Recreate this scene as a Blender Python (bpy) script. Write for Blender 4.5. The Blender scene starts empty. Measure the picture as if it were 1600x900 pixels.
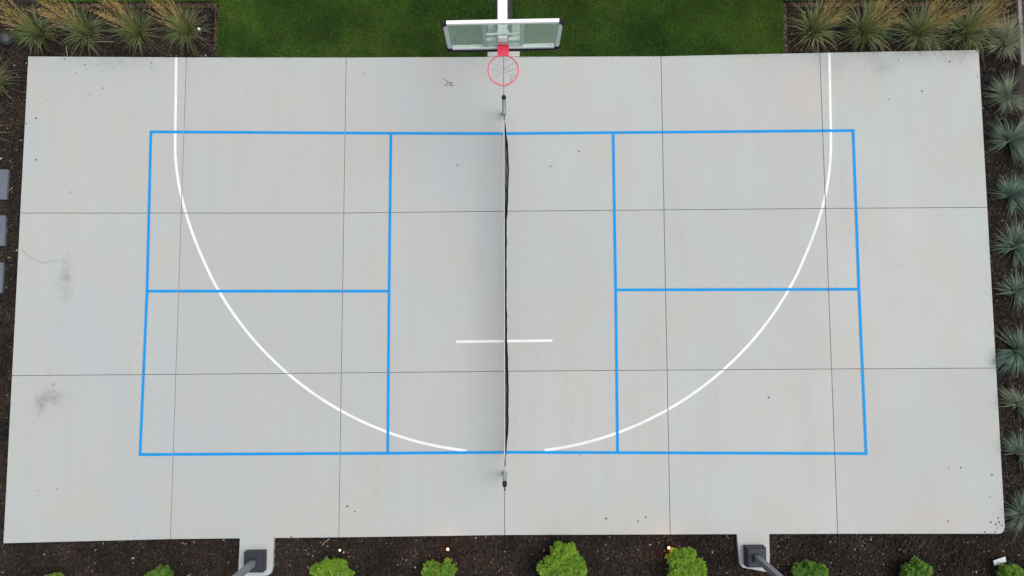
import bpy, math, random
import numpy as np
from mathutils import Vector, Matrix
R = math.radians
sc = bpy.context.scene
COL = sc.collection

# ------------------------------------------------------------------ camera
cam_d = bpy.data.cameras.new('camera'); cam = bpy.data.objects.new('camera', cam_d); COL.objects.link(cam)
cam_d.sensor_width = 36.0; cam_d.lens = 24.03; cam_d.clip_end = 2000.0
cam.location = (0.1287, -0.9215, 12.879)
cam.rotation_euler = (0.07423, -0.00274, -0.00286)
sc.camera = cam

# ------------------------------------------------------------------ sky, sun, exposure (bright overcast)
SUN_EL, SUN_AZ = R(63), R(15)            # azimuth measured from +x towards +y
w = bpy.data.worlds.new('World'); sc.world = w; w.use_nodes = True
nt = w.node_tree; nt.nodes.clear()
sky = nt.nodes.new('ShaderNodeTexSky'); sky.sky_type = 'NISHITA'; sky.sun_disc = False
sky.sun_elevation = SUN_EL; sky.sun_rotation = R(90) - SUN_AZ
sky.dust_density = 5.0
hs = nt.nodes.new('ShaderNodeHueSaturation'); hs.inputs['Saturation'].default_value = 0.42
bg = nt.nodes.new('ShaderNodeBackground'); bg.inputs['Strength'].default_value = 0.15
wo = nt.nodes.new('ShaderNodeOutputWorld')
nt.links.new(sky.outputs[0], hs.inputs['Color']); nt.links.new(hs.outputs[0], bg.inputs[0]); nt.links.new(bg.outputs[0], wo.inputs[0])
sd = bpy.data.lights.new('sun', 'SUN'); sd.energy = 0.7; sd.angle = R(50); sd.color = (1.0, 0.96, 0.91)
sun = bpy.data.objects.new('sun', sd); COL.objects.link(sun)
sun.rotation_euler = Vector((math.cos(SUN_EL)*math.cos(SUN_AZ), math.cos(SUN_EL)*math.sin(SUN_AZ), math.sin(SUN_EL))).to_track_quat('Z', 'Y').to_euler()
sc.view_settings.view_transform = 'Standard'; sc.view_settings.look = 'None'
sc.view_settings.gamma = 1.0; sc.view_settings.exposure = 0.22
sc.view_settings.use_curve_mapping = False
sc.cycles.max_bounces = 6; sc.cycles.diffuse_bounces = 3; sc.cycles.transmission_bounces = 4; sc.cycles.transparent_max_bounces = 8

# ------------------------------------------------------------------ helpers
def tag(o, label=None, cat=None, group=None, kind=None):
    if label: o['label'] = label
    if cat: o['category'] = cat
    if group: o['group'] = group
    if kind: o['kind'] = kind
    return o

def empty(name, loc=(0, 0, 0), rz=0.0):
    o = bpy.data.objects.new(name, None); COL.objects.link(o)
    o.location = loc; o.rotation_euler = (0, 0, rz); o.empty_display_size = 0.1
    return o

def link(name, me, parent=None, loc=(0, 0, 0), rot=(0, 0, 0)):
    o = bpy.data.objects.new(name, me); COL.objects.link(o)
    o.location = loc; o.rotation_euler = rot
    if parent: o.parent = parent
    return o

def mesh(name, V, F, mat=None, cols=None, smooth=False):
    me = bpy.data.meshes.new(name)
    me.from_pydata([tuple(v) for v in V], [], [tuple(f) for f in F])
    if mat: me.materials.append(mat)
    if cols is not None:
        a = me.attributes.new('tint', 'FLOAT_COLOR', 'POINT')
        c = np.ones((len(V), 4), np.float32); c[:, :3] = np.asarray(cols, np.float32)
        a.data.foreach_set('color', c.ravel())
    if smooth: me.polygons.foreach_set('use_smooth', [True]*len(me.polygons))
    me.update()
    return me

def np_mesh(name, V, F, mat, cols=None):
    """V (n,3) and F (m,k) arrays, all faces with the same corner count"""
    me = bpy.data.meshes.new(name)
    n, (m, k) = len(V), F.shape
    me.vertices.add(n); me.vertices.foreach_set('co', V.astype(np.float32).ravel())
    me.loops.add(m*k); me.loops.foreach_set('vertex_index', F.astype(np.int32).ravel())
    me.polygons.add(m); me.polygons.foreach_set('loop_start', np.arange(0, m*k, k, dtype=np.int32))
    me.update(calc_edges=True)
    me.materials.append(mat)
    if cols is not None:
        a = me.attributes.new('tint', 'FLOAT_COLOR', 'POINT')
        c = np.ones((n, 4), np.float32); c[:, :3] = cols
        a.data.foreach_set('color', c.ravel())
    me.validate()
    return me

class MB:
    """collects shapes into one mesh"""
    def __init__(s): s.V = []; s.F = []
    def add(s, V, F):
        b = len(s.V); s.V += [tuple(v) for v in V]; s.F += [tuple(i+b for i in f) for f in F]
    def box(s, c, size, bevel=0.0, rot=None):
        hx, hy, hz = (d/2 for d in size); b = min(bevel, hx*.9, hy*.9, hz*.9)
        V, F = [], []
        if b <= 0:
            V = [Vector((x*hx, y*hy, z*hz)) for z in (-1, 1) for y in (-1, 1) for x in (-1, 1)]
            F = [(0, 2, 3, 1), (4, 5, 7, 6), (0, 1, 5, 4), (2, 6, 7, 3), (0, 4, 6, 2), (1, 3, 7, 5)]
        else:
            # octagonal section in plan, chamfered top and bottom
            def ring(z, i):
                x, y = hx-i, hy-i
                return [Vector(p) for p in ((x, -y+b, z), (x, y-b, z), (x-b, y, z), (-x+b, y, z), (-x, y-b, z), (-x, -y+b, z), (-x+b, -y, z), (x-b, -y, z))]
            rs = [ring(-hz, b*.6), ring(-hz+b, 0), ring(hz-b, 0), ring(hz, b*.6)]
            for r_ in rs: V += r_
            for k in range(3):
                for j in range(8):
                    F.append((k*8+j, k*8+(j+1) % 8, (k+1)*8+(j+1) % 8, (k+1)*8+j))
            F.append(tuple(range(7, -1, -1))); F.append(tuple(range(24, 32)))
        if rot is not None: V = [rot @ v for v in V]
        s.add([Vector(c)+v for v in V], F)
    def tube(s, pts, r, n=8, closed=False, caps=True, up=Vector((0, 0, 1))):
        pts = [Vector(p) for p in pts]; m = len(pts)
        rad = r if isinstance(r, (list, tuple)) else [r]*m
        V, F = [], []
        for i, p in enumerate(pts):
            if closed: d = pts[(i+1) % m]-pts[i-1]
            else: d = pts[min(i+1, m-1)]-pts[max(i-1, 0)]
            d.normalize()
            u = up if abs(d.dot(up)) < .95 else Vector((1, 0, 0))
            a = d.cross(u).normalized(); b = d.cross(a)
            for k in range(n):
                t = 2*math.pi*(k+.5)/n
                V.append(p+a*(math.cos(t)*rad[i])+b*(math.sin(t)*rad[i]))
        for i in range(m if closed else m-1):
            j = (i+1) % m
            for k in range(n):
                l = (k+1) % n
                F.append((i*n+k, i*n+l, j*n+l, j*n+k))
        if caps and not closed:
            F.append(tuple(range(n-1, -1, -1))); F.append(tuple((m-1)*n+k for k in range(n)))
        s.add(V, F)
    def lathe(s, prof, n=20, c=(0, 0, 0)):
        V, F = [], []
        for (r, z) in prof:
            for k in range(n):
                t = 2*math.pi*k/n; V.append((c[0]+r*math.cos(t), c[1]+r*math.sin(t), c[2]+z))
        for i in range(len(prof)-1):
            for k in range(n):
                l = (k+1) % n; F.append((i*n+k, i*n+l, (i+1)*n+l, (i+1)*n+k))
        F.append(tuple(range(n-1, -1, -1))); F.append(tuple((len(prof)-1)*n+k for k in range(n)))
        s.add(V, F)
    def build(s, name, mat, parent=None, loc=(0, 0, 0), rot=(0, 0, 0), smooth=False):
        return link(name, mesh(name, s.V, s.F, mat, smooth=smooth), parent, loc, rot)

# ------------------------------------------------------------------ materials
def newmat(name):
    m = bpy.data.materials.new(name); m.use_nodes = True
    n = m.node_tree; b = n.nodes['Principled BSDF']
    return m, n, b
def N(n, t, **kw):
    o = n.nodes.new(t)
    for k, v in kw.items(): setattr(o, k, v)
    return o
def mathn(n, op, a, b=None, c=None, clamp=False):
    o = N(n, 'ShaderNodeMath', operation=op, use_clamp=clamp)
    for i, v in enumerate((a, b, c)):
        if v is None: continue
        if isinstance(v, (int, float)): o.inputs[i].default_value = v
        else: n.links.new(v, o.inputs[i])
    return o.outputs[0]
def noise(n, vec, scale, detail=4, rough=.55, sx=(1, 1, 1)):
    mp = N(n, 'ShaderNodeMapping'); mp.inputs['Scale'].default_value = sx
    n.links.new(vec, mp.inputs['Vector'])
    t = N(n, 'ShaderNodeTexNoise'); t.inputs['Scale'].default_value = scale; t.inputs['Detail'].default_value = detail
    t.inputs['Roughness'].default_value = rough
    n.links.new(mp.outputs[0], t.inputs['Vector'])
    return t.outputs['Fac']
def maprange(n, v, a, b, c=0.0, d=1.0):
    o = N(n, 'ShaderNodeMapRange', interpolation_type='SMOOTHSTEP')
    n.links.new(v, o.inputs[0])
    for i, x in enumerate((a, b, c, d)): o.inputs[i+1].default_value = x
    return o.outputs[0]
def mix(n, fac, a, b, mode='MIX'):
    o = N(n, 'ShaderNodeMix', data_type='RGBA', blend_type=mode)
    for sock, v in ((o.inputs[0], fac), (o.inputs[6], a), (o.inputs[7], b)):
        if isinstance(v, (int, float)): sock.default_value = v
        elif isinstance(v, tuple): sock.default_value = (*v, 1)
        else: n.links.new(v, sock)
    return o.outputs[2]
def bump(n, b, h, strength=.3, dist=.01):
    o = N(n, 'ShaderNodeBump'); o.inputs['Strength'].default_value = strength; o.inputs['Distance'].default_value = dist
    n.links.new(h, o.inputs['Height']); n.links.new(o.outputs[0], b.inputs['Normal'])

def mat_simple(name, col, rough=.5, metal=0.0, var=.12, scale=14, bmp=.05, spec=.5):
    m, n, b = newmat(name); b.inputs['Specular IOR Level'].default_value = spec
    tc = N(n, 'ShaderNodeTexCoord')
    f = noise(n, tc.outputs['Object'], scale, 5)
    dark = tuple(c*(1-var) for c in col); lite = tuple(min(1, c*(1+var)) for c in col)
    n.links.new(mix(n, f, dark, lite), b.inputs['Base Color'])
    b.inputs['Roughness'].default_value = rough; b.inputs['Metallic'].default_value = metal
    if bmp: bump(n, b, noise(n, tc.outputs['Object'], scale*8, 3), bmp, .003)
    return m

def mat_concrete(name, stains=True):
    m, n, b = newmat(name)
    pos = N(n, 'ShaderNodeNewGeometry').outputs['Position']
    sep = N(n, 'ShaderNodeSeparateXYZ'); n.links.new(pos, sep.inputs[0]); X, Y = sep.outputs[0], sep.outputs[1]
    big = noise(n, pos, .22, 3, .5)
    mid = noise(n, pos, .8, 6, .6, (1.25, .75, 1))
    streak = noise(n, pos, 1.0, 4, .6, (5.5, .25, 1))
    fine = noise(n, pos, 9, 6, .65)
    grain = noise(n, pos, 160, 2, .6)
    c = mix(n, maprange(n, big, .35, .65), (.372, .416, .416), (.408, .428, .410))
    c = mix(n, maprange(n, mid, .40, .68, 0, .85), c, (.420, .410, .374))            # warm clay bleed
    c = mix(n, maprange(n, streak, .46, .72, 0, .35), c, (.350, .372, .388))           # trowel streaks
    c = mix(n, maprange(n, fine, .45, .75, 0, .25), c, (.33, .335, .335))
    c = mix(n, maprange(n, grain, .3, .7, 0, .16), c, (.54, .55, .55))
    info = N(n, 'ShaderNodeObjectInfo')
    c = mix(n, mathn(n, 'MULTIPLY', info.outputs['Random'], .4), c, (.365, .375, .368))
    if stains:
        wob = noise(n, pos, 3.0, 4, .6)
        def blotch(cx, cy, rx, ry, col, amt, gate=.35):
            nonlocal c
            dx = mathn(n, 'DIVIDE', mathn(n, 'SUBTRACT', X, cx), rx); dy = mathn(n, 'DIVIDE', mathn(n, 'SUBTRACT', Y, cy), ry)
            d = mathn(n, 'SQRT', mathn(n, 'ADD', mathn(n, 'MULTIPLY', dx, dx), mathn(n, 'MULTIPLY', dy, dy)))
            d = mathn(n, 'ADD', d, mathn(n, 'MULTIPLY', mathn(n, 'SUBTRACT', wob, .5), 2.2))
            k = mathn(n, 'MULTIPLY', maprange(n, d, 1.0, gate, 0, amt), maprange(n, fine, .28, .62, .35, 1.0))
            c = mix(n, k, c, col)
        blotch(8.91, 4.43, .09, .22, (.46, .33, .22), .6, -.6)            # rust spot
        blotch(-8.25, .25, .24, .55, (.20, .195, .215), .9, -.7)           # tyre scuffs near the left edge
        blotch(-8.45, .58, .28, .07, (.25, .24, .26), .5, -.2)
        blotch(-8.42, -2.02, .45, .25, (.14, .14, .155), .95, -.7)
        blotch(-8.62, -2.15, .22, .34, (.15, .15, .165), .9, -.7)
        blotch(-8.30, -.6, .16, .5, (.33, .33, .34), .3, -.4)
        # curved scuff: a ring arc, kept only near its lower left
        dx = mathn(n, 'SUBTRACT', X, -8.68); dy = mathn(n, 'SUBTRACT', Y, 1.02)
        rr_ = mathn(n, 'SQRT', mathn(n, 'ADD', mathn(n, 'MULTIPLY', dx, dx), mathn(n, 'MULTIPLY', dy, dy)))
        ring_ = maprange(n, mathn(n, 'ABSOLUTE', mathn(n, 'SUBTRACT', rr_, mathn(n, 'ADD', .47, mathn(n, 'MULTIPLY', mathn(n, 'SUBTRACT', wob, .5), .08)))), .035, .0)
        ring_ = mathn(n, 'MULTIPLY', ring_, mathn(n, 'MULTIPLY', maprange(n, Y, .95, .7), maprange(n, X, -8.35, -8.7)))
        c = mix(n, mathn(n, 'MULTIPLY', ring_, .5), c, (.27, .26, .27))
        blotch(-8.40, -1.75, .07, .06, (.24, .24, .24), .6)
        blotch(-2.35, -3.6, .22, .75, (.40, .365, .33), .5)
        blotch(-3.9, .5, .10, .8, (.42, .385, .35), .5)
        blotch(8.1, -4.25, 1.3, .40, (.43, .385, .315), .6, -.3)            # clay washed over the corner
        blotch(-7.8, -4.1, 1.0, .45, (.44, .40, .35), .5, -.3)
        blotch(-1.0, 2.2, .35, 1.6, (.385, .385, .40), .35)
        blotch(6.0, 3.9, .7, .8, (.48, .43, .37), .45)
        blotch(4.7, -4.62, .3, .08, (.43, .39, .30), .5)
        blotch(-7.4, 4.45, .9, .3, (.28, .31, .34), .6, -.3)              # darker bluish patches by the planting beds
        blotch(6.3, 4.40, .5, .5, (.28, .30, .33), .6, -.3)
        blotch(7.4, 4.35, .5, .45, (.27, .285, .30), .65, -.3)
        blotch(-1.35, .2, .6, 1.0, (.385, .39, .40), .3)
        blotch(-3.0, -4.35, 7.5, .55, (.44, .405, .35), .5, -1.2)       # tan dirt washed along the near edge
        blotch(4.0, -4.35, 6.0, .50, (.44, .405, .35), .5, -1.2)
        speck = noise(n, pos, 26, 2, .5)
        c = mix(n, maprange(n, speck, .76, .80, 0, .55), c, (.22, .22, .21))
        hair = N(n, 'ShaderNodeTexNoise'); hair.inputs['Scale'].default_value = .8; hair.inputs['Detail'].default_value = 7
        n.links.new(pos, hair.inputs['Vector'])
        hv = mathn(n, 'ABSOLUTE', mathn(n, 'SUBTRACT', hair.outputs['Fac'], .5))
        c = mix(n, mathn(n, 'MULTIPLY', maprange(n, hv, .0022, .0, 0, 1), maprange(n, big, .5, .62, 0, .3)), c, (.25, .25, .25))
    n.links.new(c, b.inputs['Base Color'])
    n.links.new(maprange(n, mid, .3, .7, .62, .85), b.inputs['Roughness'])
    b.inputs['Specular IOR Level'].default_value = .35
    bump(n, b, mathn(n, 'ADD', grain, mathn(n, 'MULTIPLY', fine, .8)), .18, .004)
    return m

def mat_tint(name, rough=.6, transl=.0, sheen=0, scale=0, spec=.3, var=((.62, .66, .7), (1.35, 1.22, 1.1))):
    m, n, b = newmat(name)
    a = N(n, 'ShaderNodeAttribute', attribute_name='tint')
    c = a.outputs['Color']
    if scale:
        pos = N(n, 'ShaderNodeNewGeometry').outputs['Position']
        f = noise(n, pos, scale, 4)
        c = mix(n, 1.0, c, mix(n, maprange(n, f, .3, .7), var[0], var[1]), 'MULTIPLY')
    n.links.new(c, b.inputs['Base Color'])
    b.inputs['Roughness'].default_value = rough; b.inputs['Specular IOR Level'].default_value = spec
    if transl:
        t = N(n, 'ShaderNodeBsdfTranslucent'); n.links.new(c, t.inputs['Color'])
        ms = N(n, 'ShaderNodeMixShader'); ms.inputs[0].default_value = transl
        n.links.new(b.outputs[0], ms.inputs[1]); n.links.new(t.outputs[0], ms.inputs[2])
        n.links.new(ms.outputs[0], n.nodes['Material Output'].inputs['Surface'])
    return m

def mat_glass(name):
    m, n, b = newmat(name)
    n.nodes.remove(b)
    tr = N(n, 'ShaderNodeBsdfTransparent'); tr.inputs[0].default_value = (.84, .93, .88, 1)
    gl = N(n, 'ShaderNodeBsdfGlossy'); gl.inputs['Roughness'].default_value = .06; gl.inputs['Color'].default_value = (.82, .95, .86, 1)
    df = N(n, 'ShaderNodeBsdfDiffuse'); df.inputs[0].default_value = (.50, .66, .54, 1)
    tc = N(n, 'ShaderNodeTexCoord')
    fr = N(n, 'ShaderNodeFresnel'); fr.inputs['IOR'].default_value = 1.52
    m0 = N(n, 'ShaderNodeMixShader')                      # pale green veil of reflected light, put into the pane as diffuse colour
    n.links.new(maprange(n, noise(n, tc.outputs['Object'], 2.5, 4),   .2, .8, .16, .22), m0.inputs[0])
    n.links.new(tr.outputs[0], m0.inputs[1]); n.links.new(df.outputs[0], m0.inputs[2])
    bf = N(n, 'ShaderNodeNewGeometry').outputs['Backfacing']
    m1 = N(n, 'ShaderNodeMixShader'); n.links.new(mathn(n, 'MULTIPLY', mathn(n, 'MULTIPLY', fr.outputs[0], 1.7), mathn(n, 'SUBTRACT', 1.0, bf)), m1.inputs[0])
    n.links.new(m0.outputs[0], m1.inputs[1]); n.links.new(gl.outputs[0], m1.inputs[2])
    n.links.new(m1.outputs[0], n.nodes['Material Output'].inputs['Surface'])
    return m

def mat_paint(name, col, wear):
    m, n, b = newmat(name)
    pos = N(n, 'ShaderNodeNewGeometry').outputs['Position']
    f = noise(n, pos, 3, 5); g = noise(n, pos, 70, 3)
    c = mix(n, maprange(n, f, .35, .7), col, tuple(x*.88 for x in col))
    c = mix(n, mathn(n, 'MULTIPLY', maprange(n, g, .56, .70, 0, .6), maprange(n, f, .38, .62)), c, wear)
    n.links.new(c, b.inputs['Base Color']); b.inputs['Roughness'].default_value = .7; b.inputs['Specular IOR Level'].default_value = .12
    bump(n, b, g, .1, .002)
    return m

def mat_soil(name, a, c2, scale=30):
    m, n, b = newmat(name)
    pos = N(n, 'ShaderNodeNewGeometry').outputs['Position']
    f = noise(n, pos, scale, 6, .7); g = noise(n, pos, 1.3, 4)
    c = mix(n, maprange(n, f, .35, .7), a, c2)
    c = mix(n, maprange(n, g, .45, .7, 0, .4), c, tuple(x*1.4 for x in c2))
    n.links.new(c, b.inputs['Base Color']); b.inputs['Roughness'].default_value = .95
    bump(n, b, f, .8, .02)
    return m

def mat_emit(name, col, s):
    m, n, b = newmat(name)
    b.inputs['Base Color'].default_value = (*col, 1); b.inputs['Emission Color'].default_value = (*col, 1)
    b.inputs['Emission Strength'].default_value = s
    return m

M = dict(
    concrete=mat_concrete('concrete'), concrete_plain=mat_concrete('concrete_plain', False),
    blue=mat_paint('blue_paint', (.006, .270, .66), (.10, .30, .52)),
    white_paint=mat_paint('white_paint', (.76, .77, .78), (.52, .53, .53)),
    soil=mat_soil('soil', (.016, .013, .011), (.045, .036, .028)),
    tan_soil=mat_soil('tan_soil', (.045, .032, .02), (.14, .10, .058), 45),
    turf_base=mat_soil('turf_base', (.020, .045, .008), (.045, .085, .018), 40),
    chips=mat_tint('bark_chips', .9, 0, scale=1.3, spec=.15, var=((.6, .61, .64), (1.45, 1.34, 1.24))),
    grass=mat_tint('turf_blades', .7, .25, scale=1.1, spec=.15),
    leaf=mat_tint('leaf', .55, .3, spec=.3),
    plume=mat_tint('plume', .8, .2, spec=.1),
    steel_white=mat_simple('white_powder_coat', (.82, .83, .84), .35, 0, .03),
    alu=mat_simple('aluminium_frame', (.60, .64, .66), .4, .25, .05),
    pad_black=mat_simple('black_pad', (.014, .015, .020), .6, spec=.18),
    pad_dark=mat_simple('dark_vinyl_pad', (.062, .050, .062), .45, 0, .15),
    red=mat_simple('red_rim', (.90, .055, .115), .4, 0, .06),
    cord=mat_simple('white_cord', (.55, .56, .57), .8),
    net_black=mat_simple('black_net', (.008, .008, .010), .8, spec=.1),
    tape=mat_simple('white_tape', (.52, .52, .53), .6),
    galv=mat_simple('galvanised_steel', (.36, .385, .41), .45, .35, .1),
    charcoal=mat_simple('charcoal_metal', (.028, .031, .043), .5, .0, .12, spec=.3),
    pole_grey=mat_simple('grey_pole_paint', (.21, .225, .25), .42, .1, .08),
    bluestone=mat_simple('bluestone', (.105, .128, .155), .7, 0, .18, 5, .3),
    rock=mat_simple('dark_rock', (.035, .037, .045), .5, 0, .5, 6, .4),
    rock_grey=mat_simple('grey_rock', (.13, .15, .17), .8, 0, .4, 6, .4),
    plate=mat_simple('pale_plate', (.66, .69, .74), .4, 0, .06),
    twig=mat_simple('twig_bark', (.16, .15, .15), .9),
    white_plastic=mat_simple('white_plastic', (.85, .85, .84), .4),
    bronze=mat_simple('bronze_fixture', (.05, .035, .025), .5, .3),
    lens_warm=mat_emit('lit_lens', (1.0, .62, .42), 3.0),
    lens_pale=mat_emit('pale_lens', (1.0, .93, .72), 1.1),
    glass=mat_glass('board_glass'),
)
random.seed(4); rng = np.random.default_rng(11)

# ------------------------------------------------------------------ setting: ground, court, lawn
GZ = -0.07                                    # level of the planting beds, below the court top at z = 0
mb = MB(); S = 300
mb.add([(-S, -S, GZ-.03), (S, -S, GZ-.03), (S, S, GZ-.03), (-S, S, GZ-.03)], [(0, 1, 2, 3)])
tag(mb.build('ground', M['soil']), kind='structure')

XS = [-9.18, -6.125, -3.033, .017, 3.068, 6.155, 9.25]
def gy(x, tab): return float(np.interp(x, [-9.2, -6.1, -3.0, 0, 3.0, 6.15, 9.26], tab))
YT = [4.555, 4.53, 4.522, 4.53, 4.535, 4.60, 4.652]
Y2 = [1.489, 1.482, 1.476, 1.503, 1.522, 1.543, 1.557]
Y1 = [-1.581, -1.566, -1.55, -1.527, -1.515, -1.503, -1.494]
YB = [-4.637, -4.572, -4.553, -4.521, -4.522, -4.522, -4.532]
ROWS = [YB, Y1, Y2, YT]
mb = MB()
mb.add([(XS[0]+.02, -4.45, -.03), (XS[-1]-.02, -4.45, -.03), (XS[-1]-.02, 4.45, -.03), (XS[0]+.02, 4.45, -.03)], [(0, 1, 2, 3)])
court = tag(mb.build('concrete_court', mat_simple('joint_base_concrete', (.13, .13, .13), .9)), kind='structure')  # dark grey concrete sub-base at the bottom of the saw cuts
G = .0042
SLABS = []
def slab_mesh(P, name='concrete_slab', mat=None, b=.004, depth=.14):
    P = [Vector((x, y, 0)) for x, y in P]; m = len(P); c = sum(P, Vector())/m
    ins = []
    for i in range(m):
        e0 = (P[i]-P[i-1]).normalized(); e1 = (P[(i+1) % m]-P[i]).normalized()
        n0 = Vector((-e0.y, e0.x, 0)); n1 = Vector((-e1.y, e1.x, 0))
        ins.append(P[i]+(n0+n1)*(b/(1+n0.dot(n1))))
    V = [(p.x, p.y, 0) for p in ins]+[(p.x, p.y, -b) for p in P]+[(p.x, p.y, -depth) for p in P]
    F = [tuple(range(m))]
    for k in range(2):
        for i in range(m):
            j = (i+1) % m; F.append((k*m+j, k*m+i, (k+1)*m+i, (k+1)*m+j))
    return mesh(name, V, F, mat or M['concrete'])
for r_ in range(3):
    for c_ in range(6):
        x0, x1 = XS[c_], XS[c_+1]
        l = 0 if c_ == 0 else G; rr = 0 if c_ == 5 else G; d = 0 if r_ == 0 else G; u = 0 if r_ == 2 else G
        P = [(x0+l, gy(x0, ROWS[r_])+d), (x1-rr, gy(x1, ROWS[r_])+d), (x1-rr, gy(x1, ROWS[r_+1])-u), (x0+l, gy(x0, ROWS[r_+1])-u)]
        if r_ == 0 and c_ == 5:      # broken lower right corner
            P = [P[0], (x1-.10, P[1][1]), (x1-.03, P[1][1]+.035), (x1, P[1][1]+.12)]+P[2:]
        SLABS.append(P)
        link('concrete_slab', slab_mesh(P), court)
# pads that carry the lamp posts and the hoop
for P in ([(-4.86, -5.20), (-4.80, -5.27), (-4.32, -5.23), (-4.26, -5.19), (-4.235, -5.08), (-4.224, -4.535), (-4.846, -4.535)],
          [(4.335, -5.05), (4.385, -5.12), (4.83, -5.20), (4.875, -5.16), (4.885, -5.0), (4.893, -4.49), (4.292, -4.49)]):
    o = tag(link('concrete_pad', slab_mesh(P, 'concrete_pad', b=.001), None, (0, 0, .0014)), kind='structure')
o = tag(link('concrete_pad', slab_mesh([(-.295, 4.535), (.33, 4.537), (.335, 5.23), (-.295, 5.23)], 'concrete_pad', b=.006)), kind='structure')

# painted lines, laid slab by slab so that the saw cuts stay open
def clip(poly, P):
    out = poly
    m = len(P)
    for i in range(m):
        ax, ay = P[i]; bx, by = P[(i+1) % m]; nx, ny = -(by-ay), bx-ax
        ln = math.hypot(nx, ny); nx /= ln; ny /= ln
        res = []
        for j in range(len(out)):
            p, q = out[j], out[(j+1) % len(out)]
            dp = (p[0]-ax)*nx+(p[1]-ay)*ny-.004; dq = (q[0]-ax)*nx+(q[1]-ay)*ny-.004
            if dp >= 0: res.append(p)
            if (dp >= 0) != (dq >= 0):
                t = dp/(dp-dq); res.append((p[0]+t*(q[0]-p[0]), p[1]+t*(q[1]-p[1])))
        out = res
        if not out: break
    return out
def stripe(name, pts, wd, mat, z, label):
    mb = MB(); pts = [Vector((x, y)) for x, y in pts]; m = len(pts); off = []
    for i in range(m):
        d = (pts[min(i+1, m-1)]-pts[max(i-1, 0)]).normalized(); off.append(Vector((-d.y, d.x))*(wd/2))
    for i in range(m-1):
        q = [tuple(pts[i]-off[i]), tuple(pts[i+1]-off[i+1]), tuple(pts[i+1]+off[i+1]), tuple(pts[i]+off[i])]
        for P in SLABS:
            k = clip(q, P)
            if len(k) >= 3: mb.add([(x, y, z) for x, y in k], [tuple(range(len(k)))])
    o = mb.build(name, mat, court); o['label'] = label
    return o
BW = .052
stripe('blue_line', [(-6.778, 3.060), (-2.148, 3.022), (.015, 3.010), (2.119, 3.026), (6.768, 3.058)], BW, M['blue'], .005, 'blue far sideline nearest the basketball hoop')
stripe('blue_line', [(-6.758, -3.040), (-2.146, -3.031), (.039, -3.021), (2.119, -3.034), (6.764, -3.068)], BW, M['blue'], .005, 'blue near sideline nearest the lamp posts')
stripe('blue_line', [(-6.752, 3.033), (-6.715, 0), (-6.732, -3.013)], BW, M['blue'], .005, 'blue left baseline')
stripe('blue_line', [(6.742, 3.031), (6.730, 0), (6.738, -3.041)], BW, M['blue'], .005, 'blue right baseline')
stripe('blue_line', [(-2.148, 2.995), (-2.153, 0), (-2.146, -3.004)], BW, M['blue'], .005, 'blue line left of the net')
stripe('blue_line', [(2.120, 2.998), (2.126, 0), (2.119, -3.008)], BW, M['blue'], .005, 'blue line right of the net')
stripe('blue_line', [(-6.689, -.006), (-2.179, -.018)], BW, M['blue'], .005, 'blue centre line on the left half')
stripe('blue_line', [(2.152, -.005), (6.704, -.005)], BW, M['blue'], .005, 'blue centre line on the right half')
def smooth(P, k=8):
    out = []
    for i in range(len(P)-1):
        p0, p1, p2, p3 = (np.array(P[min(max(i+d, 0), len(P)-1)]) for d in (-1, 0, 1, 2))
        for t in np.arange(k)/k:
            out.append(tuple(.5*(2*p1+(p2-p0)*t+(2*p0-5*p1+4*p2-p3)*t*t+(3*p1-p0-3*p2+p3)*t**3)))
    return out+[P[-1]]
def arc_pts(cx, a, b): return [(cx+6.283*math.sin(t), 3.255-6.283*math.cos(t)) for t in np.linspace(R(a), R(b), 60)]
A1 = arc_pts(.008, -62, -6.3); A2 = arc_pts(.030, 62, 6.7)
stripe('white_arc', smooth([(-6.318, 4.56), (-6.300, 3.7), (-6.286, 3.06), (-6.266, 2.56), (-6.185, 2.04), (-6.035, 1.494), (-5.825, .92), A1[0]])[:-1]+A1, .049, M['white_paint'], .0022, 'left half of the white three-point arc')
stripe('white_arc', smooth([(6.342, 4.63), (6.325, 3.8), (6.311, 3.03), (6.288, 2.56), (6.215, 2.04), (6.075, 1.5), (5.860, .92), A2[0]])[:-1]+A2, .049, M['white_paint'], .0022, 'right half of the white three-point arc')
stripe('white_line', [(-.884, -.973), (.921, -.955)], .048, M['white_paint'], .0022, 'short white free-throw line under the net')

# soil strip where the turf was cut, turf sheet
def sheet(name, rects, z, mat, kind='structure'):
    mb = MB()
    for (x0, y0, x1, y1) in rects: mb.add([(x0, y0, z), (x1, y0, z), (x1, y1, z), (x0, y1, z)], [(0, 1, 2, 3)])
    return tag(mb.build(name, mat), kind=kind)
LAWN = [(-5.53, 4.515, -.30, 7.4), (.335, 4.525, 5.465, 7.4), (-.30, 5.235, .335, 7.4), (-9.0, 5.66, -5.53, 7.4), (5.465, 5.66, 10.0, 7.4)]
sheet('lawn', LAWN, -.03, M['turf_base'])
sheet('bare_soil', [(-5.63, 4.60, -5.53, 5.56), (5.465, 4.63, 5.56, 5.56), (-9.0, 5.56, -5.53, 5.66), (5.465, 5.56, 10.0, 5.66)], GZ+.003, M['tan_soil'])

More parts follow.
